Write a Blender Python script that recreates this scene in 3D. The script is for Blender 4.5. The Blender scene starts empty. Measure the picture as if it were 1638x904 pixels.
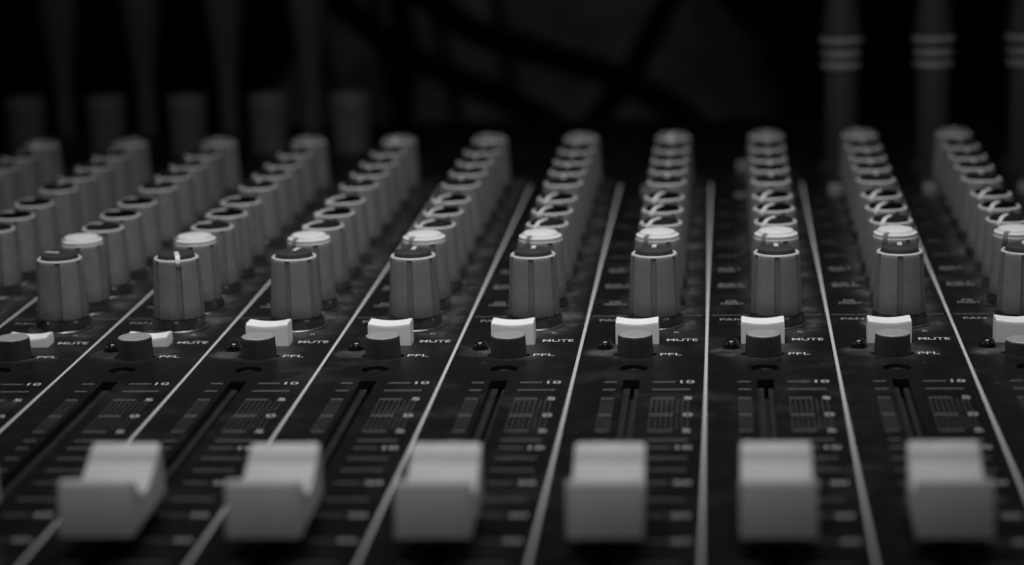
import bpy, bmesh, math, random
from mathutils import Vector, Matrix
random.seed(7)
PI = math.pi
sc = bpy.context.scene
C = sc.collection

# ------------------------------------------------------------ camera
RES_W, RES_H = 1024, 565
F_PX, PITCH, YAW, ROLL, CAM_H = 3776.0, 0.21069, 0.09223, -0.027025, 0.12036
fw = Vector((-math.sin(YAW)*math.cos(PITCH), math.cos(YAW)*math.cos(PITCH), -math.sin(PITCH)))
rt0 = Vector((math.cos(YAW), math.sin(YAW), 0)); up0 = rt0.cross(fw)
rt = rt0*math.cos(ROLL)+up0*math.sin(ROLL); up = -rt0*math.sin(ROLL)+up0*math.cos(ROLL)
cam_d = bpy.data.cameras.new('camera'); cam = bpy.data.objects.new('camera', cam_d); C.objects.link(cam)
m = Matrix.Identity(4)
for r in range(3):
    m[r][0] = rt[r]; m[r][1] = up[r]; m[r][2] = -fw[r]
m[2][3] = CAM_H
cam.matrix_world = m
cam_d.sensor_width = 36; cam_d.lens = F_PX/1638*36
cam_d.clip_start = 0.01; cam_d.clip_end = 50
cam_d.dof.use_dof = True; cam_d.dof.focus_distance = 0.505; cam_d.dof.aperture_fstop = 10.6
sc.camera = cam

# ------------------------------------------------------------ world, lamps, exposure
w = bpy.data.worlds.new('World'); sc.world = w; w.use_nodes = True
w.node_tree.nodes['Background'].inputs[0].default_value = (1, 1, 1, 1)
w.node_tree.nodes['Background'].inputs[1].default_value = 0.011
sc.view_settings.view_transform = 'Standard'; sc.view_settings.look = 'None'
sc.view_settings.exposure = 0; sc.view_settings.gamma = 1

def area(name, loc, aim, sx, sy, power, spread=180):
    l = bpy.data.lights.new(name, 'AREA'); l.shape = 'RECTANGLE'; l.size = sx; l.size_y = sy
    l.energy = power; l.spread = math.radians(spread)
    o = bpy.data.objects.new(name, l); C.objects.link(o); o.location = loc
    o.rotation_euler = (Vector(aim)-Vector(loc)).to_track_quat('-Z', 'Y').to_euler()
    return o
area('overhead_lamp', (-0.030, 0.45, 0.36), (-0.045, 0.52, 0), 0.28, 0.10, 0.31, 74)
area('front_fill', (-0.03, 0.06, 0.34), (-0.03, 0.64, 0), 0.16, 0.12, 0.028, 48)  # unseen fill, added to lift the surfaces facing the viewer
area('side_fill', (-0.70, 0.40, 0.30), (-0.03, 0.52, 0.01), 0.25, 0.2, 0.045, 56)  # weak pair of added side fills that brighten the knob edges
area('side_fill', (0.62, 0.40, 0.30), (-0.03, 0.52, 0.01), 0.25, 0.2, 0.030, 56)  # right-hand one of the added fills
area('rear_fill', (-0.16, 1.25, 0.70), (-0.14, 1.45, -.05), 0.2, 0.15, 0.015, 60)  # unseen fill added above the back to brighten the cloth

# ------------------------------------------------------------ materials
def mat(name, col, rough=0.5, metal=0.0, spec=0.5, var=0.0, scale=400, bump=0.0, bscale=2500, rvar=0.0, coat=0, trans=0):
    m = bpy.data.materials.new(name); m.use_nodes = True
    nt = m.node_tree; b = nt.nodes['Principled BSDF']
    b.inputs['Base Color'].default_value = (col, col, col, 1)
    b.inputs['Roughness'].default_value = rough; b.inputs['Metallic'].default_value = metal
    b.inputs['Specular IOR Level'].default_value = spec
    b.inputs['Coat Weight'].default_value = coat; b.inputs['Transmission Weight'].default_value = trans
    tc = nt.nodes.new('ShaderNodeTexCoord')
    if var or rvar:
        n = nt.nodes.new('ShaderNodeTexNoise'); n.inputs['Scale'].default_value = scale; n.inputs['Detail'].default_value = 5
        nt.links.new(tc.outputs['Object'], n.inputs['Vector'])
        if var:
            r = nt.nodes.new('ShaderNodeMapRange'); r.inputs[1].default_value = .3; r.inputs[2].default_value = .7
            r.inputs[3].default_value = col*(1-var); r.inputs[4].default_value = col*(1+var)
            nt.links.new(n.outputs['Fac'], r.inputs[0]); nt.links.new(r.outputs[0], b.inputs['Base Color'])
        if rvar:
            r = nt.nodes.new('ShaderNodeMapRange'); r.inputs[1].default_value = .3; r.inputs[2].default_value = .7
            r.inputs[3].default_value = rough-rvar; r.inputs[4].default_value = rough+rvar
            nt.links.new(n.outputs['Fac'], r.inputs[0]); nt.links.new(r.outputs[0], b.inputs['Roughness'])
    if bump:
        n = nt.nodes.new('ShaderNodeTexNoise'); n.inputs['Scale'].default_value = bscale; n.inputs['Detail'].default_value = 3
        nt.links.new(tc.outputs['Object'], n.inputs['Vector'])
        bp = nt.nodes.new('ShaderNodeBump'); bp.inputs['Strength'].default_value = bump; bp.inputs['Distance'].default_value = 0.0001
        nt.links.new(n.outputs['Fac'], bp.inputs['Height']); nt.links.new(bp.outputs['Normal'], b.inputs['Normal'])
    return m

M = {}
M['knob'] = mat('knob_grey_plastic', .165, .42, var=.10, scale=500, bump=.35, bscale=3500)
M['rim'] = mat('knob_rim_highlight', .44, .38, var=.12, scale=900)  # highlight on the bevel, painted in as a lighter grey
M['cap_low'] = mat('cap_low_dark_plastic', .010, .7, spec=.1)
M['cap_grey'] = mat('cap_dark_grey_plastic', .030, .6, spec=.3, var=.15, bump=.2)
M['cap_black'] = mat('cap_black_plastic', .002, .7, spec=.03)
M['cap_white'] = mat('cap_pale_plastic', .52, .6, spec=.3, var=.05, bump=.1)
M['cap_light'] = mat('cap_light_grey_plastic', .17, .6, spec=.3, var=.05, bump=.1)
M['pointer'] = mat('pointer_white', .52, .4, var=.05)
M['pointer_dark'] = mat('pointer_grey', .16, .45)
M['nut'] = mat('nut_dark_nickel', .12, .30, metal=.8, var=.25, scale=500, rvar=.1)
M['groove'] = mat('knob_groove_shade', .125, .4, var=.1)  # shade in the recess, put into the colour of the groove faces
M['mute'] = mat('mute_white_plastic', .80, .35, var=.03, scale=300, bump=.1)
M['pfl_top'] = mat('pfl_pale_top', .26, .5, var=.1)  # top faces paler than the button sides
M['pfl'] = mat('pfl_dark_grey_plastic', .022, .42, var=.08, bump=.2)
M['fader'] = mat('fader_grey_plastic', .66, .6, spec=.3, var=.05, scale=300, bump=.3)
M['fader_line'] = mat('fader_marker_groove', .46, .6, spec=.3)
M['stem'] = mat('fader_stem_black', .004, .6, spec=.2)
M['ink'] = mat('white_print', .50, .55, var=.22, scale=1800)
M['ink_mid'] = mat('pale_print', .30, .55, var=.3, scale=1500)
M['ink_faint'] = mat('faint_print', .085, .55, var=.3, scale=1500)
M['ink_dim'] = mat('grey_print', .125, .55, var=.25, scale=1800)
M['line'] = mat('channel_line_paint', .44, .5, var=.12, scale=900)
M['led'] = mat('led_dark_lens', .006, .22, spec=.35)
M['screw'] = mat('black_screw', .02, .35, metal=.6, rvar=.1)
M['track'] = mat('fader_track_metal', .013, .5, metal=.0, var=.4, scale=250)
M['chassis'] = mat('black_chassis', .004, .7)
M['plug'] = mat('plug_dark_rubber', .075, .55, var=.15, scale=200, bump=.3)
M['plug_r'] = mat('plug_black_metal', .015, .5, var=.15, scale=200)
M['band'] = mat('plug_nickel_band', .28, .45, metal=.5, rvar=.1)
M['cable'] = mat('black_cable_rubber', .003, .8, spec=.1, bump=.2)
M['desk'] = mat('black_desk', .008, .8, spec=.1, var=.5, scale=14)
M['cloth'] = mat('grey_cloth', .30, .9, spec=.1, var=.35, scale=30)
M['wall'] = mat('dark_wall', .008, .8, var=.4, scale=6)

# console coordinates: X across the channels, Y away from the viewer, Z up from the panel face
P = 0.027; X0 = -0.004133
CH = list(range(-10, 5))
R_KNOB = [v-.0042 for v in (.519, .537, .5555, .5725, .590, .6125, .631, .6485, .6675, .6905)]
F_KNOB = [.57, .582, .592, .592, .592, .594, .595, .596, .597, .601]

# panel paint: near-black enamel with dusty smudges that gather round the knobs and buttons
def panel_material():
    m = bpy.data.materials.new('black_enamel_panel'); m.use_nodes = True
    nt = m.node_tree; N = nt.nodes; L = nt.links; b = N['Principled BSDF']
    tc = N.new('ShaderNodeTexCoord'); sep = N.new('ShaderNodeSeparateXYZ'); L.new(tc.outputs['Object'], sep.inputs[0])
    def math_(op, a, bb=None, c=None, clamp=False):
        n = N.new('ShaderNodeMath'); n.operation = op; n.use_clamp = clamp
        for i, v in enumerate((a, bb, c)):
            if v is None: continue
            if isinstance(v, (int, float)): n.inputs[i].default_value = v
            else: L.new(v, n.inputs[i])
        return n.outputs[0]
    def smooth(v, a, bb):
        n = N.new('ShaderNodeMapRange'); n.interpolation_type = 'SMOOTHSTEP'
        n.inputs[1].default_value = a; n.inputs[2].default_value = bb
        L.new(v, n.inputs[0]); return n.outputs[0]
    def noise(s, det=5, ro=.6):
        n = N.new('ShaderNodeTexNoise'); n.inputs['Scale'].default_value = s; n.inputs['Detail'].default_value = det
        n.inputs['Roughness'].default_value = ro; L.new(tc.outputs['Object'], n.inputs['Vector']); return n.outputs['Fac']
    u = math_('SUBTRACT', sep.outputs[0], X0); u = math_('DIVIDE', u, P); fl = math_('FLOOR', u); u = math_('SUBTRACT', u, fl)
    y = sep.outputs[1]
    def blob(fu, fy, r0, r1):   # 1 inside r0, 0 outside r1 (metres), repeated on every channel
        dx = math_('MULTIPLY', math_('SUBTRACT', u, fu), P); dy = math_('SUBTRACT', y, fy)
        d = math_('SQRT', math_('ADD', math_('MULTIPLY', dx, dx), math_('MULTIPLY', dy, dy)))
        return math_('SUBTRACT', 1.0, smooth(d, r0, r1))
    n1 = smooth(noise(110), .42, .68); n2 = noise(420, 6, .7); n3 = smooth(noise(35), .35, .7)
    col = math_('ABSOLUTE', math_('SUBTRACT', u, .62))
    colm = math_('MULTIPLY', math_('SUBTRACT', 1.0, smooth(col, .16, .40)), smooth(y, .495, .515))
    colm = math_('MULTIPLY', colm, math_('SUBTRACT', 1.0, smooth(y, .70, .72)))
    ring = math_('MULTIPLY', blob(.585, .516, .0082, .0095), .9)
    ledb = math_('MULTIPLY', blob(.20, .489, .0025, .0055), 1.0)
    btn = math_('MULTIPLY', blob(.47, .490, .004, .0105), .55)
    dust = math_('MAXIMUM', math_('MULTIPLY', colm, 1.0), ring)
    dust = math_('MAXIMUM', dust, math_('MAXIMUM', ledb, btn))
    dust = math_('MULTIPLY', dust, math_('ADD', math_('MULTIPLY', n1, .75), .25))
    gen = math_('MULTIPLY', math_('MULTIPLY', n3, n1), .22)
    dust = math_('ADD', dust, gen, clamp=True)
    fine = math_('ADD', math_('MULTIPLY', n2, 1.2), .4)
    val = math_('ADD', math_('MULTIPLY', math_('MULTIPLY', dust, fine), .066), .0050)
    spk = N.new('ShaderNodeTexVoronoi'); spk.inputs['Scale'].default_value = 330; L.new(tc.outputs['Object'], spk.inputs['Vector'])
    dot = math_('MULTIPLY', math_('LESS_THAN', spk.outputs['Distance'], .06), math_('GREATER_THAN', n1, .55))
    val = math_('ADD', val, math_('MULTIPLY', dot, .10))
    L.new(val, b.inputs['Base Color'])
    L.new(math_('ADD', math_('MULTIPLY', dust, .3), .42), b.inputs['Roughness'])
    b.inputs['Specular IOR Level'].default_value = .22
    bp = N.new('ShaderNodeBump'); bp.inputs['Strength'].default_value = .25; bp.inputs['Distance'].default_value = .0001
    L.new(noise(3000, 2), bp.inputs['Height']); L.new(bp.outputs['Normal'], b.inputs['Normal'])
    return m
M['panel'] = panel_material()

# ------------------------------------------------------------ helpers
def to_mesh(bm, name, m, sharp=38):
    me = bpy.data.meshes.new(name); bmesh.ops.recalc_face_normals(bm, faces=bm.faces[:]); bm.to_mesh(me); bm.free()
    for p in me.polygons: p.use_smooth = True
    me.set_sharp_from_angle(angle=math.radians(sharp))
    me.materials.append(m); return me
def part(name, me, parent, loc=(0, 0, 0), rot=(0, 0, 0), label=None, group=None):
    o = bpy.data.objects.new(name, me); C.objects.link(o); o.parent = parent
    o.location = loc; o.rotation_euler = rot
    if label: o['label'] = label
    if group: o['group'] = group
    return o
def empty(name, label, cat, loc=(0, 0, 0), group=None):
    o = bpy.data.objects.new(name, None); C.objects.link(o); o.location = loc; o.empty_display_size = .01
    o['label'] = label; o['category'] = cat
    if group: o['group'] = group
    return o
def box(bm, x0, x1, y0, y1, z0, z1, bev=0, seg=2):
    g = bmesh.ops.create_cube(bm, size=1)
    for v in g['verts']:
        v.co = Vector(((x0+x1)/2+v.co.x*(x1-x0), (y0+y1)/2+v.co.y*(y1-y0), (z0+z1)/2+v.co.z*(z1-z0)))
    if bev:
        es = list({e for v in g['verts'] for e in v.link_edges})
        bmesh.ops.bevel(bm, geom=es, offset=bev, segments=seg, affect='EDGES', profile=.5)
def lathe(bm, prof, n=48, radf=None, x=0, y=0):
    rings = []
    for r, z in prof:
        if r < 1e-7: rings.append([bm.verts.new((x, y, z))]); continue
        ring = []
        for k in range(n):
            a = 2*PI*k/n; rr = r if radf is None else radf(r, z, a)
            ring.append(bm.verts.new((x+rr*math.sin(a), y+rr*math.cos(a), z)))
        rings.append(ring)
    for a, b in zip(rings, rings[1:]):
        for k in range(n):
            k2 = (k+1) % n
            if len(a) == 1 and len(b) == 1: continue
            if len(a) == 1: bm.faces.new((a[0], b[k], b[k2]))
            elif len(b) == 1: bm.faces.new((a[k], a[k2], b[0]))
            else: bm.faces.new((a[k], a[k2], b[k2], b[k]))
def tube(pts, r, seg=14):
    # smooth tube through points (Catmull-Rom)
    pts = [Vector(p) for p in pts]; out = []
    for i in range(len(pts)-1):
        p0 = pts[max(i-1, 0)]; p1 = pts[i]; p2 = pts[i+1]; p3 = pts[min(i+2, len(pts)-1)]
        for k in range(12):
            t = k/12
            out.append(.5*((2*p1)+(-p0+p2)*t+(2*p0-5*p1+4*p2-p3)*t*t+(-p0+3*p1-3*p2+p3)*t**3))
    out.append(pts[-1]); bm = bmesh.new(); rings = []; prev = Vector((0, 1, 0.01))
    for i, p in enumerate(out):
        d = (out[min(i+1, len(out)-1)]-out[max(i-1, 0)]).normalized()
        n = (prev-d*prev.dot(d)).normalized(); b = d.cross(n); prev = n
        rings.append([bm.verts.new(p+r*(n*math.cos(2*PI*k/seg)+b*math.sin(2*PI*k/seg))) for k in range(seg)])
    for a, b in zip(rings, rings[1:]):
        for k in range(seg): bm.faces.new((a[k], a[(k+1) % seg], b[(k+1) % seg], b[k]))
    bm.faces.new(rings[0]); bm.faces.new(rings[-1][::-1])
    return bm
def text_mesh(s, cap_h, width, m, lines=None):
    """printed lettering: list of (string, x, y, cap height, width) lying flat on the panel"""
    items = lines or [(s, 0, 0, cap_h, width)]
    bm = bmesh.new()
    for st, tx, ty, h, wd in items:
        cu = bpy.data.curves.new('lettering', 'FONT'); cu.body = st; cu.size = 1; cu.offset = .004
        o = bpy.data.objects.new('lettering', cu); C.objects.link(o)
        dg = bpy.context.evaluated_depsgraph_get(); me = bpy.data.meshes.new_from_object(o.evaluated_get(dg))
        bpy.data.objects.remove(o)
        xs = [v.co.x for v in me.vertices]; ys = [v.co.y for v in me.vertices]
        sx = wd/(max(xs)-min(xs)); sy = h/(max(ys)-min(ys)); mx = min(xs); my = min(ys)
        for v in me.vertices: v.co = Vector(((v.co.x-mx)*sx+tx, (v.co.y-my)*sy+ty, 0))
        bm.from_mesh(me); bpy.data.meshes.remove(me)
    me = bpy.data.meshes.new('lettering'); bm.to_mesh(me); bm.free(); me.materials.append(m)
    return me

# ------------------------------------------------------------ setting
bm = bmesh.new(); box(bm, -2.2, 1.8, -.9, 2.1, -.115, -.085)
desk = bpy.data.objects.new('desk', to_mesh(bm, 'desk', M['desk'])); C.objects.link(desk); desk['kind'] = 'structure'
bm = bmesh.new(); box(bm, -3, 3, 2.13, 2.2, -.9, 2.4)
wall = bpy.data.objects.new('wall', to_mesh(bm, 'wall', M['wall'])); C.objects.link(wall); wall['kind'] = 'structure'

# ------------------------------------------------------------ the console
console = empty('mixing_console', 'black audio mixing console with rows of grey knobs, white mute buttons and pale fader caps', 'mixing console')
XL = X0+(CH[0]-.12)*P; XR = X0+(CH[-1]+1.12)*P
SLOT_F, PF, PY, MY = .444, .444, .4868, .4990
def cx(i, f): return X0+(i+f)*P

bm = bmesh.new(); box(bm, XL, XR, .24, .835, -.0015, 0)
panel = part('top_panel', to_mesh(bm, 'top_panel', M['panel']), console)
bm = bmesh.new()
for i in CH:
    x = cx(i, SLOT_F); box(bm, x-.0017, x+.0017, .338, .4652, -.004, .002)
    lathe(bm, [(0, -.004), (.0029, -.004), (.0029, .002), (0, .002)], 32, x=x+.00005, y=.4748)
    box(bm, x-.0045, x+.0045, PY-.0012, PY+.0010, -.004, .002)
    box(bm, x-.0050, x+.0050, MY-.0031, MY+.0031, -.004, .002)
    lathe(bm, [(0, -.004), (.0019, -.004), (.0019, .002), (0, .002)], 24, x=cx(i, .196), y=.4925)
bmesh.ops.recalc_face_normals(bm, faces=bm.faces[:])
cme = bpy.data.meshes.new('cut'); bm.to_mesh(cme); bm.free(); cut = bpy.data.objects.new('cut', cme); C.objects.link(cut)
md = panel.modifiers.new('cut', 'BOOLEAN'); md.operation = 'DIFFERENCE'; md.solver = 'EXACT'; md.object = cut
bpy.context.view_layer.update()
dg = bpy.context.evaluated_depsgraph_get(); nm = bpy.data.meshes.new_from_object(panel.evaluated_get(dg))
for p_ in nm.polygons: p_.use_smooth = False
panel.modifiers.clear(); panel.data = nm; bpy.data.objects.remove(cut)

bm = bmesh.new(); box(bm, XL-.004, XR+.004, .235, .84, -.085, -.012, .002); box(bm, XL-.012, XL-.0006, .23, .845, -.085, .004, .003); box(bm, XR+.0006, XR+.012, .23, .845, -.085, .004, .003)
part('chassis', to_mesh(bm, 'chassis', M['chassis']), console)

# --- knob meshes
def groove(depth):
    def f(r, z, a):
        if z < .0017 or z > .0150 or r < .0046: return r
        d = ((math.degrees(a)+30) % 60)-30
        ad = abs(d)
        if ad < 7.2: return r-depth
        if ad < 10.5: return r+.00009
        return r+.00003*math.cos(math.radians((30-ad)*4))
    return f
def knob_body_mesh():
    bm = bmesh.new(); n = 144
    prof = [(.0030, .0030), (.0050, .0018), (.00565, .0018), (.00577, .0022), (.00562, .005), (.00548, .008), (.00534, .011), (.00519, .0142),
            (.00516, .01465), (.00510, .01512), (.00494, .01536), (.00470, .01545), (.00440, .01538), (.00428, .0151), (.00425, .0140), (0, .0140)]
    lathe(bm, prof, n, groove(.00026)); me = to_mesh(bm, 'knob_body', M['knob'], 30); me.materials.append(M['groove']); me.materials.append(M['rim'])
    for f in me.polygons:
        c = f.center; rr = math.hypot(c.x, c.y)
        if rr > .0044 and .0019 < c.z < .0150:
            d = ((math.degrees(math.atan2(c.x, c.y))+30) % 60)-30
            if abs(d) < 7.3: f.material_index = 1
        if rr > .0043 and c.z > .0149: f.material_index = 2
    return me
def cap_mesh(m, kind='flat'):
    bm = bmesh.new()
    if kind == 'white':    # flange over the rim and a raised disc
        prof = [(0, .0149), (.0047, .0149), (.00498, .01545), (.00490, .0160), (.0045, .0162), (.0042, .01625), (.00405, .0166), (.0038, .01685), (.0027, .0170), (0, .0171)]
    elif kind == 'black':
        prof = [(0, .0139), (.00415, .0139), (.00415, .0154), (.00402, .0158), (.0037, .0160), (.0025, .0162), (0, .0163)]
    else:
        prof = [(0, .0145), (.00415, .0143), (.00412, .0159), (.0040, .01622), (.0037, .01635), (0, .0164)]
    lathe(bm, prof, 48); return to_mesh(bm, 'cap', m)
def pointer_mesh(m, kind):
    bm = bmesh.new(); h = .00050
    if kind == 'high': path = [(.0002, .01658), (.0037, .01652), (.0041, .0163), (.0045, .0157), (.0050, .01555), (.00532, .0150), (.00536, .0146)]
    elif kind == 'low': path = [(.0002, .01655), (.0026, .01642), (.0037, .0162), (.00415, .0158), (.0045, .0157), (.0050, .01555), (.00532, .0150), (.00536, .0144)]
    else: path = [(.0037, .0168), (.0043, .0165), (.0049, .0164), (.0052, .0157), (.0054, .0144)]
    low = [(r-.00035*(r > .0045), z-.0007) for r, z in path]
    vs = [[bm.verts.new((s*h, r, z)) for (r, z) in pth] for pth in (path, low) for s in (-1, 1)]
    tl, tr, bl, br = vs
    for k in range(len(path)-1):
        bm.faces.new((tl[k], tl[k+1], tr[k+1], tr[k])); bm.faces.new((bl[k], br[k], br[k+1], bl[k+1]))
        bm.faces.new((tl[k], bl[k], bl[k+1], tl[k+1])); bm.faces.new((tr[k], tr[k+1], br[k+1], br[k]))
    bm.faces.new((tl[0], tr[0], br[0], bl[0])); bm.faces.new((tl[-1], bl[-1], br[-1], tr[-1]))
    return to_mesh(bm, 'pointer', m)
def nut_mesh():
    bm = bmesh.new()
    lathe(bm, [(.0067, .00005), (.0067, .0003), (.0066, .0004), (.0030, .00055)], 40)
    prof = [(.00628, .0006), (.00628, .0022), (.0059, .0026), (.0035, .0026), (.0033, .0028), (.0030, .0032), (0, .0032)]
    def hexr(r, z, a):
        if r < .005: return r
        d = ((math.degrees(a)+30) % 60)-30
        return min(r, .00552/math.cos(math.radians(d)))
    lathe(bm, prof, 72, hexr); return to_mesh(bm, 'nut', M['nut'], 25)
KB, NUT = knob_body_mesh(), nut_mesh()
CAPS = {'grey': cap_mesh(M['cap_grey']), 'black': cap_mesh(M['cap_black'], 'black'), 'low': cap_mesh(M['cap_low'], 'black'), 'white': cap_mesh(M['cap_white'], 'white'), 'light': cap_mesh(M['cap_light']), 'tone': cap_mesh(M['cap_low'])}
PT = {'grey': pointer_mesh(M['pointer'], 'high'), 'black': pointer_mesh(M['pointer'], 'low'), 'white': pointer_mesh(M['pointer_dark'], 'flange')}
PT['light'] = PT['grey']; PT['low'] = PT['black']; PT['tone'] = PT['grey']
def knob(name, i, row, cap, ang, dark=False, label=None):
    o = part(name, KB, console, (cx(i, F_KNOB[row]), R_KNOB[row], .0010), (0, 0, -math.radians(ang)), label, name.replace('_', ' ')+'s along the channels')
    part('cap', CAPS[cap], o); part('pointer', PT[cap], o)
    part('nut', NUT, o, (0, 0, -.0010), (0, 0, math.radians(random.uniform(0, 60))))
PAN = {-10: 0, -9: 4, -8: -40, -7: 0, -6: 292, -5: 163, -4: 8, -3: 2, -2: 1, -1: 0, 0: -1, 1: 2, 2: 6}
for i in CH:
    knob('pan_knob', i, 0, 'grey', PAN.get(i, 0), label='dark grey capped pan knob nearest the mute button')
    left = 1 if i <= -5 else 0
    knob('effects_knob', i, 1, 'white', (238 if left else 212)+random.uniform(-4, 4), True, 'grey knob with a bright white cap')
    for row, cap in ((2, 'low'), (3, 'black'), (4, 'black')):
        a = {-6: 286, -5: 258, -4: 232, -7: 280}.get(i, 212)
        if i == -3: a = 224
        knob('aux_knob', i, row, cap, a+random.uniform(-5, 5), label='grey knob with a black cap' if cap == 'black' else 'grey knob with a dark grey cap')
    for row, cap in ((5, 'tone'), (6, 'tone'), (7, 'tone'), (8, 'tone')):
        knob('tone_knob', i, row, cap, random.choice((0, 0, 3, -4, 5, -6, 8)), label='grey knob with a dark flat cap')
    knob('gain_knob', i, 9, 'light', random.choice((-20, -30, -10, 15, 175, 190)), label='light capped knob at the far end of its row')

# --- buttons
def mute_mesh():
    bm = bmesh.new(); nx, ny = 18, 10; W, D_, H = .0094, .0057, .0050; grid = []
    for j in range(ny+1):
        row = []
        for k in range(nx+1):
            u = k/nx*2-1; v = j/ny*2-1
            x = u*W/2*.965; y = v*D_/2*.94
            e = 1-max(0, abs(u)-.86)**2*14; e2 = 1-max(0, abs(v)-.8)**2*9
            z = H-.00075*(1-u*u)*(1-.25*v*v) - .0004*(1-e) - .0004*(1-e2)
            row.append(bm.verts.new((x, y, z)))
        grid.append(row)
    for j in range(ny):
        for k in range(nx): bm.faces.new((grid[j][k], grid[j][k+1], grid[j+1][k+1], grid[j+1][k]))
    loop = grid[0][:] + [grid[j][nx] for j in range(1, ny+1)] + grid[ny][-2::-1] + [grid[j][0] for j in range(ny-1, 0, -1)]
    prev = loop
    for (grow, zz) in ((1.012, -.00018), (1.022, -.0006), (1.03, None)):
        cur = []
        for v in loop:
            s = grow
            cur.append(bm.verts.new((v.co.x*s, v.co.y*(s+.01), v.co.z+zz if zz is not None else -.0035)))
        for k in range(len(loop)):
            k2 = (k+1) % len(loop); bm.faces.new((prev[k], cur[k], cur[k2], prev[k2]))
        prev = cur
    return to_mesh(bm, 'mute_button', M['mute'], 50)
bm = bmesh.new()
lathe(bm, [(.00395, -.004), (.00385, .0), (.00366, .0040), (.00358, .00442), (.0033, .0046), (.0022, .00445), (0, .0044)], 56)
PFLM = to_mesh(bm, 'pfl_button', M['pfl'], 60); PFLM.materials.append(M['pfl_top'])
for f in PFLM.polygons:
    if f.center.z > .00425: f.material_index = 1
MUTEM = mute_mesh()
for i in CH:
    dn = i in (-5, -6, -7, -9)
    part('mute_button', MUTEM, console, (cx(i, .446), MY, -.0026 if dn else 0), label='white mute button pressed down' if dn else 'white mute button standing up', group='white mute buttons')
    pd = i in (2,)
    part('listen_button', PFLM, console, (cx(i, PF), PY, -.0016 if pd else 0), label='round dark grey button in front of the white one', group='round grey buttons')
bm = bmesh.new()
lathe(bm, [(0, -.003), (.00165, -.003), (.00165, .0006), (.0015, .0012), (.0011, .0017), (.0006, .0019), (0, .0020)], 32)
LEDM = to_mesh(bm, 'led', M['led'], 60)
bm = bmesh.new()
lathe(bm, [(0, -.0020), (.0008, -.0020), (.0010, -.0008), (.0017, -.0005), (.0022, -.0007), (.0024, -.0012), (.0024, -.0024)], 32)
SCR = to_mesh(bm, 'screw', M['screw'])
for i in CH:
    part('indicator_led', LEDM, console, (cx(i, .196), .4925, 0), group='indicator lamps')
    part('panel_screw', SCR, console, (cx(i, SLOT_F), .4748, 0), (0, 0, random.random()*3), group='recessed screws')

# small square switches beside the tone and gain knobs
bm = bmesh.new(); box(bm, -.0019, .0019, -.0016, .0016, -.001, .0030, .0003); SWM = to_mesh(bm, 'switch', M['cap_light'])
for i in CH:
    for k, (f, y, z) in enumerate(((.33, .678, 0), (.36, .722, 0))):
        part('small_switch', SWM, console, (cx(i, f), y, z-(.0025 if (i+k) % 5 == 0 else 0)), group='small square switches')

# --- faders
def fader_mesh():
    prof = [(0, .0022), (.0004, .0014), (.0015, .0014), (.0022, .0085), ]
    # side profile (y, z) from front bottom round to back bottom
    pf = [(0, .0018), (.0018, .0098), (.0022, .01035), (.0029, .0105), (.0036, .0103), (.0052, .0086), (.0078, .0068), (.0105, .0063),
          (.0128, .0064), (.0150, .0072), (.0180, .0086), (.0208, .0101), (.0220, .0107), (.0229, .0108), (.0235, .0104), (.0250, .0018)]
    bm = bmesh.new(); A = []; B = []; n = len(pf)
    def halfw(y, z): return (.0059-.0145*y) + z*.012
    inset = .0005
    cols = []
    for (s, ins) in ((-1, 0), (-1, inset), (1, inset), (1, 0)):
        c = []
        for (y, z) in pf:
            zz = z if ins else z-.00028 if z > .003 else z
            yy = y if ins else y+(.0002 if y < .012 else -.0002)
            c.append(bm.verts.new((s*(halfw(y, z)-ins), yy, zz)))
        cols.append(c)
    for a, b in zip(cols, cols[1:]):
        for k in range(n-1): bm.faces.new((a[k], b[k], b[k+1], a[k+1]))
    for c in (cols[0], cols[3]):
        # sides: fan to a bottom strip
        bt = [bm.verts.new((v.co.x*1.0, v.co.y, .0018)) for v in c[1:-1]]
        bm.faces.new((c[0], c[1], bt[0]))
        for k in range(len(bt)-1): bm.faces.new((bt[k], c[k+1], c[k+2], bt[k+1]))
        bm.faces.new((bt[-1], c[-2], c[-1]))
    bm.faces.new((cols[0][0], cols[3][0], cols[3][-1], cols[0][-1]))
    bmesh.ops.remove_doubles(bm, verts=bm.verts[:], dist=1e-6)
    return to_mesh(bm, 'fader_cap', M['fader'], 45)
FM = fader_mesh()
bm = bmesh.new(); box(bm, -.00555, .00555, .0181, .0198, .0078, .0093)
# the marker strip lies on the rear slope of the cap
bm.free(); bm = bmesh.new()
sl = (.0101-.0086)/(.0208-.0180)
def zs(y): return .0086+(y-.0180)*sl
q = [(.0183, zs(.0183)+.00006), (.0203, zs(.0203)+.00006)]
v4 = [bm.verts.new((s*.0056, q[k][0], q[k][1])) for (s, k) in ((-1, 0), (1, 0), (1, 1), (-1, 1))]
v5 = [bm.verts.new((v.co.x, v.co.y, v.co.z-.0003)) for v in v4]
bm.faces.new(v4); bm.faces.new(v5[::-1])
for k in range(4): bm.faces.new((v4[k], v5[k], v5[(k+1) % 4], v4[(k+1) % 4]))
FL = to_mesh(bm, 'marker_line', M['fader_line'])
bm = bmesh.new(); box(bm, -.0006, .0006, .0115, .0165, -.0036-.0023, .0016); FS = to_mesh(bm, 'stem', M['stem'])
bm = bmesh.new(); box(bm, -.0045, -.0003, .33, .4690, -.0040, -.0018); box(bm, .0006, .0045, .33, .4690, -.0040, -.0019); box(bm, -.0045, .0045, .3301, .4688, -.0070, -.0041); FT = to_mesh(bm, 'track', M['track'])
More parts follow.
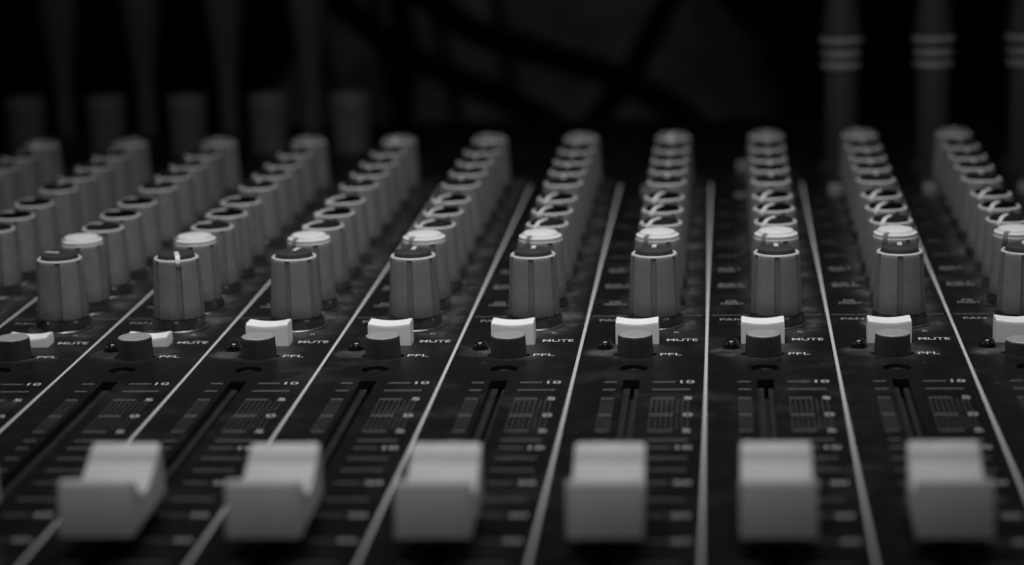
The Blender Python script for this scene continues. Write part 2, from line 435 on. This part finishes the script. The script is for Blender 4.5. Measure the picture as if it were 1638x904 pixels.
for i in CH:
    y = (.3507 if i > -5 else .3462)+{-6: .0005, -4: .0002, 1: .0006, 0: .0004}.get(i, 0)
    o = part('fader_cap', FM, console, (cx(i, .448), y, .0023), label='pale grey stepped fader cap', group='fader caps')
    part('marker_line', FL, o); part('stem', FS, o)
    part('fader_track', FT, console, (cx(i, SLOT_F), 0, 0), group='fader tracks in the slots')

# --- printing on the panel
EPS = .00006
def strip(bm, x0, x1, y0, y1):
    v = [bm.verts.new(c) for c in ((x0, y0, 0), (x1, y0, 0), (x1, y1, 0), (x0, y1, 0))]; bm.faces.new(v)
bm = bmesh.new(); strip(bm, -.00032, .00032, .24, .700); LM = to_mesh(bm, 'line', M['line'])
for k in range(CH[0], CH[-1]+2):
    part('channel_line', LM, panel, (X0+k*P, 0, EPS), group='white lines between channels')
bm = bmesh.new(); strip(bm, .035*P, .955*P, .5229, .5233); DV = to_mesh(bm, 'divider', M['ink_dim'])
bm = bmesh.new(); YT = [.4633, .4573, .4505, .4382, .427, .4207, .4157, .4089, .4015, .3937, .384, .3751, .3617, .350]
bm2 = bmesh.new()
for k, y in enumerate(YT):
    lab = k in (0, 2, 3, 4, 6, 9, 11, 12)
    t = .00030 if k != 3 else .00038
    strip(bm, .241*P, .335*P, y-t, y+t)
    strip(bm, .606*P, (.775 if lab else .887)*P, y-t, y+t)
for (a, b) in ((.4497, .4391), (.4373, .4279)):
    for k in range(8): x = (.612+k*.038)*P; strip(bm2, x-.000055, x+.000055, b, a)
    for k in range(4): x = (.250+k*.0265)*P; strip(bm2, x-.000055, x+.000055, b, a)
nums = [(s, f*P, YT[k]-.0009, .0019, wd) for s, f, k, wd in (('10', .812, 0, .0028), ('5', .845, 2, .0016), ('0', .845, 3, .0018), ('5', .845, 4, .0016),
        ('10', .812, 6, .0028), ('20', .805, 9, .0032), ('30', .805, 11, .0032), ('40', .805, 12, .0034))]
NUMS = text_mesh('', 0, 0, M['ink'], nums)
def join_flat(*items):
    out = bmesh.new(); me = bpy.data.meshes.new('fader_scale')
    for k, (b_, dz) in enumerate(items):
        tmp = bpy.data.meshes.new('tmp'); b_.to_mesh(tmp); b_.free()
        for v in tmp.vertices: v.co.z += dz
        for p_ in tmp.polygons: p_.material_index = (0, 2, 1)[k]
        out.from_mesh(tmp); bpy.data.meshes.remove(tmp)
    out.to_mesh(me); out.free(); me.materials.append(M['ink_dim']); me.materials.append(M['ink']); me.materials.append(M['ink_faint']); return me
bm3 = bmesh.new(); bm3.from_mesh(NUMS)
SCALE = join_flat((bm, 0), (bm2, -.00001), (bm3, .00001))
T_MUTE = text_mesh('MUTE', .0020, .0067, M['ink']); T_PFL = text_mesh('PFL', .0019, .0045, M['ink'])
T_PAN = text_mesh('', 0, 0, M['ink_mid'], [('PAN', 0, 0, .0017, .0050)])
T_R = text_mesh('R', .0013, .0012, M['ink_mid'])
T_FX = text_mesh('', 0, 0, M['ink_mid'], [('FX', .0012, .0013, .0017, .0026), ('PRESET', 0, -.0008, .0012, .0052)])
T_A4 = text_mesh('', 0, 0, M['ink_mid'], [('AUX 4', 0, .0012, .0017, .0056), ('MONITOR', .0002, -.0010, .0013, .0066)])
T_A3 = text_mesh('', 0, 0, M['ink_mid'], [('AUX 3', 0, .0010, .0017, .0054), ('POST', .0004, -.0010, .0013, .0040)])
T_A2 = text_mesh('AUX 2', .0017, .0050, M['ink_dim']); T_A1 = text_mesh('AUX 1', .0017, .0050, M['ink_dim'])
T_EQ = text_mesh('LF', .0016, .0025, M['ink_dim']); T_MF = text_mesh('MF', .0016, .0028, M['ink_dim']); T_HF = text_mesh('HF', .0016, .0028, M['ink_dim'])
for i in CH:
    b = X0+i*P
    for nm_, me, x, y, g in (('divider_line', DV, 0, 0, 'thin lines across the channels'), ('fader_scale', SCALE, 0, 0, 'printed fader scales'),
        ('mute_lettering', T_MUTE, .680*P, .4985, None), ('pfl_lettering', T_PFL, .640*P, .4857, None), ('pan_lettering', T_PAN, .105*P, .5180, None),
        ('right_letter', T_R, .735*P, .5060, None), ('effects_lettering', T_FX, .115*P, .5352, None),
        ('aux_lettering', T_A4, .085*P, .5540, None), ('aux_lettering', T_A3, .085*P, .5722, None), ('aux_lettering', T_A2, .080*P, .5890, None), ('aux_lettering', T_A1, .080*P, .6065, None),
        ('tone_lettering', T_EQ, .11*P, .630, None), ('tone_lettering', T_MF, .11*P, .6485, None), ('tone_lettering', T_HF, .11*P, .667, None)):
        part(nm_, me, panel, (b+x, y, EPS), group=g)

# ------------------------------------------------------------ plugs in the rear connector rows
def lathe_part(name, prof, m, parent, n=40, sharp=30, x=0, y=0):
    bm = bmesh.new(); lathe(bm, prof, n, x=x, y=y); return part(name, to_mesh(bm, name, m, sharp), parent)
right_words = ('leftmost of the banded plugs, behind the right-hand knob columns', 'middle banded plug at the top right of the picture', 'banded plug cut by the right picture edge')
for k in range(3):
    t = empty('audio_plug', 'upright plug with shiny rings, '+right_words[k], 'audio plug', (.0352+k*.0275, .716, 0), 'banded plugs at the rear right')
    if k == 0:
        bm = bmesh.new(); lathe(bm, [(0, .0003), (.0072, .0003), (.0072, .0028), (.0062, .0034), (.0054, .0036), (.0052, .031), (.0050, .0318), (0, .0318)], 40); b1 = to_mesh(bm, 'sleeve', M['plug_r'])
        rr = []
        for z, r in ((.0328, .0059), (.0364, .0060), (.0404, .0065)):
            bm = bmesh.new(); lathe(bm, [(0, z-.0010), (r-.0006, z-.0010), (r, z-.0004), (r, z+.0007), (r-.0006, z+.0012), (0, z+.0012)], 40); rr.append(to_mesh(bm, 'ring', M['band']))
        bm = bmesh.new(); lathe(bm, [(0, .0317), (.0053, .0317), (.0053, .0418), (.0062, .0424), (.0058, .047), (.0046, .056), (.0040, .070), (.0034, .085), (0, .085)], 40); b2 = to_mesh(bm, 'boot', M['plug_r'])
        cb = to_mesh(tube([(0, 0, .082), (.001, .004, .12), (.006, .03, .17), (.02, .10, .19), (.04, .22, .10), (.05, .30, -.04), (.05, .36, -.08)], .0030), 'lead', M['cable'])
    part('sleeve', b1, t); part('boot', b2, t); part('lead', cb, t)
    for r_ in rr: part('ring', r_, t)
bm = bmesh.new(); lathe(bm, [(0, .0003), (.0058, .0003), (.0060, .004), (.0064, .016), (.0067, .0195), (.0063, .0203), (.0050, .0204), (.0046, .0199), (0, .0198)], 40); SB = to_mesh(bm, 'barrel', M['plug'])
bm = bmesh.new(); lathe(bm, [(0, .0001), (.0075, .0001), (.0075, .0012), (.0068, .0016), (0, .0016)], 40); SC = to_mesh(bm, 'collar', M['plug_r'])
sw = ['partly out of frame at the left edge', 'second from the left edge', 'third from the left edge', 'fourth from the left edge', 'rightmost of its row']
for k in range(6):
    lab = 'short flat-topped grey plug behind the farthest knobs, '+(sw[k-1] if k else 'beyond the left edge')
    t = empty('short_plug', lab, 'audio plug', (-.2320+(k-1)*.02735, .765, 0), 'short plugs at the rear left')
    part('barrel', SB, t); part('collar', SC, t)
bm = bmesh.new(); lathe(bm, [(0, .0003), (.0031, .0003), (.0031, .012), (.0034, .020), (.0042, .028), (.0054, .035), (.0063, .041), (.0066, .046), (.0068, .056), (.0060, .062), (.0040, .075), (.0030, .090), (0, .090)], 40); TB = to_mesh(bm, 'grip', M['plug'])
bm = bmesh.new(); lathe(bm, [(0, .0001), (.0060, .0001), (.0060, .0022), (.0050, .0028), (0, .0028)], 40); TC_ = to_mesh(bm, 'collar', M['plug_r'])
tw = ['first from the left', 'second from the left', 'third from the left', 'rightmost and dimmest']
for k in range(4):
    t = empty('tapered_plug', 'tall dark plug tapering to a thin neck at the upper left, '+tw[k], 'audio plug', (-.2295+k*.0291, .803, 0), 'tapered plugs at the rear left')
    part('grip', TB, t); part('collar', TC_, t)
    part('lead', to_mesh(tube([(0, 0, .088), (.002, .005, .12), (-.01, .04, .17), (.01, .14, .18), (.03, .26, .08), (.04, .33, -.03), (.04, .40, -.081)], .0028), 'lead', M['cable']), t)

# ------------------------------------------------------------ loose cables behind the console
def cable(pts, r, lab):
    o = bpy.data.objects.new('cable', to_mesh(tube(pts, r), 'cable', M['cable'])); C.objects.link(o)
    o['label'] = lab; o['category'] = 'cable'; o['group'] = 'loose black cables behind the console'
cable([(-.23, .97, .12), (-.1398, .95, .0489), (-.1175, .95, .0334), (-.1001, .95, .0204), (-.0699, .95, .0098), (-.0423, .95, .0005), (-.0147, .95, -.0165), (.02, .95, -.05), (.06, .95, -.0795)], .0055, 'thick black cable slanting down from the top centre to the right')
cable([(-.22, 1.0, .08), (-.1588, 1.0, .0241), (-.1378, 1.0, .0077), (-.1114, 1.0, -.0061), (-.0795, 1.0, -.0214), (-.04, 1.0, -.05), (.0, 1.0, -.0795)], .0055, 'black cable sagging below the thick slanting one')
cable([(-.130, .98, .09), (-.1339, .98, .0412), (-.1345, .98, .0256), (-.1325, .98, .0073), (-.1362, .98, -.0217), (-.14, .99, -.05), (-.15, 1.02, -.0795)], .005, 'black cable hanging straight down left of centre')
cable([(-.02, 1.02, .09), (-.0018, 1.02, .0353), (.0061, 1.02, .0218), (.0221, 1.02, .0054), (.0434, 1.02, -.0165), (.07, 1.02, -.05), (.10, 1.02, -.0795)], .005, 'black cable curving down left of the banded plugs')
cable([(.0, 1.0, .07), (-.031, 1.0, .0112), (-.0418, 1.0, -.0072), (-.0541, 1.0, -.0231), (-.07, 1.0, -.05), (-.09, 1.0, -.0795)], .005, 'black cable leaning left under the thick slanting one')

# crumpled cloth on the desk behind the cables
bm = bmesh.new(); nx, ny = 60, 44; g = []
from mathutils import noise as mn
for j in range(ny+1):
    row = []
    for k in range(nx+1):
        u = k/nx; v = j/ny; x = -.27+u*.30; y = 1.20+v*.55
        e = min(u, 1-u, v, 1-v)*6; e = min(1, e)
        n_ = mn.fractal(Vector((x*9, y*9, .3)), 1.0, 2.0, 4)
        row.append(bm.verts.new((x+.03*mn.noise(Vector((y*6, 1, x))), y+.05*mn.noise(Vector((x*5, 2, y))), -.079+e*(.030+.035*abs(n_)+.07*v))))
    g.append(row)
for j in range(ny):
    for k in range(nx): bm.faces.new((g[j][k], g[j][k+1], g[j+1][k+1], g[j+1][k]))
bmesh.ops.solidify(bm, geom=bm.faces[:], thickness=.002)
o = bpy.data.objects.new('cloth', to_mesh(bm, 'cloth', M['cloth'], 80)); C.objects.link(o)
o['label'] = 'dim grey crumpled cloth behind the loose black cables'; o['category'] = 'cloth'
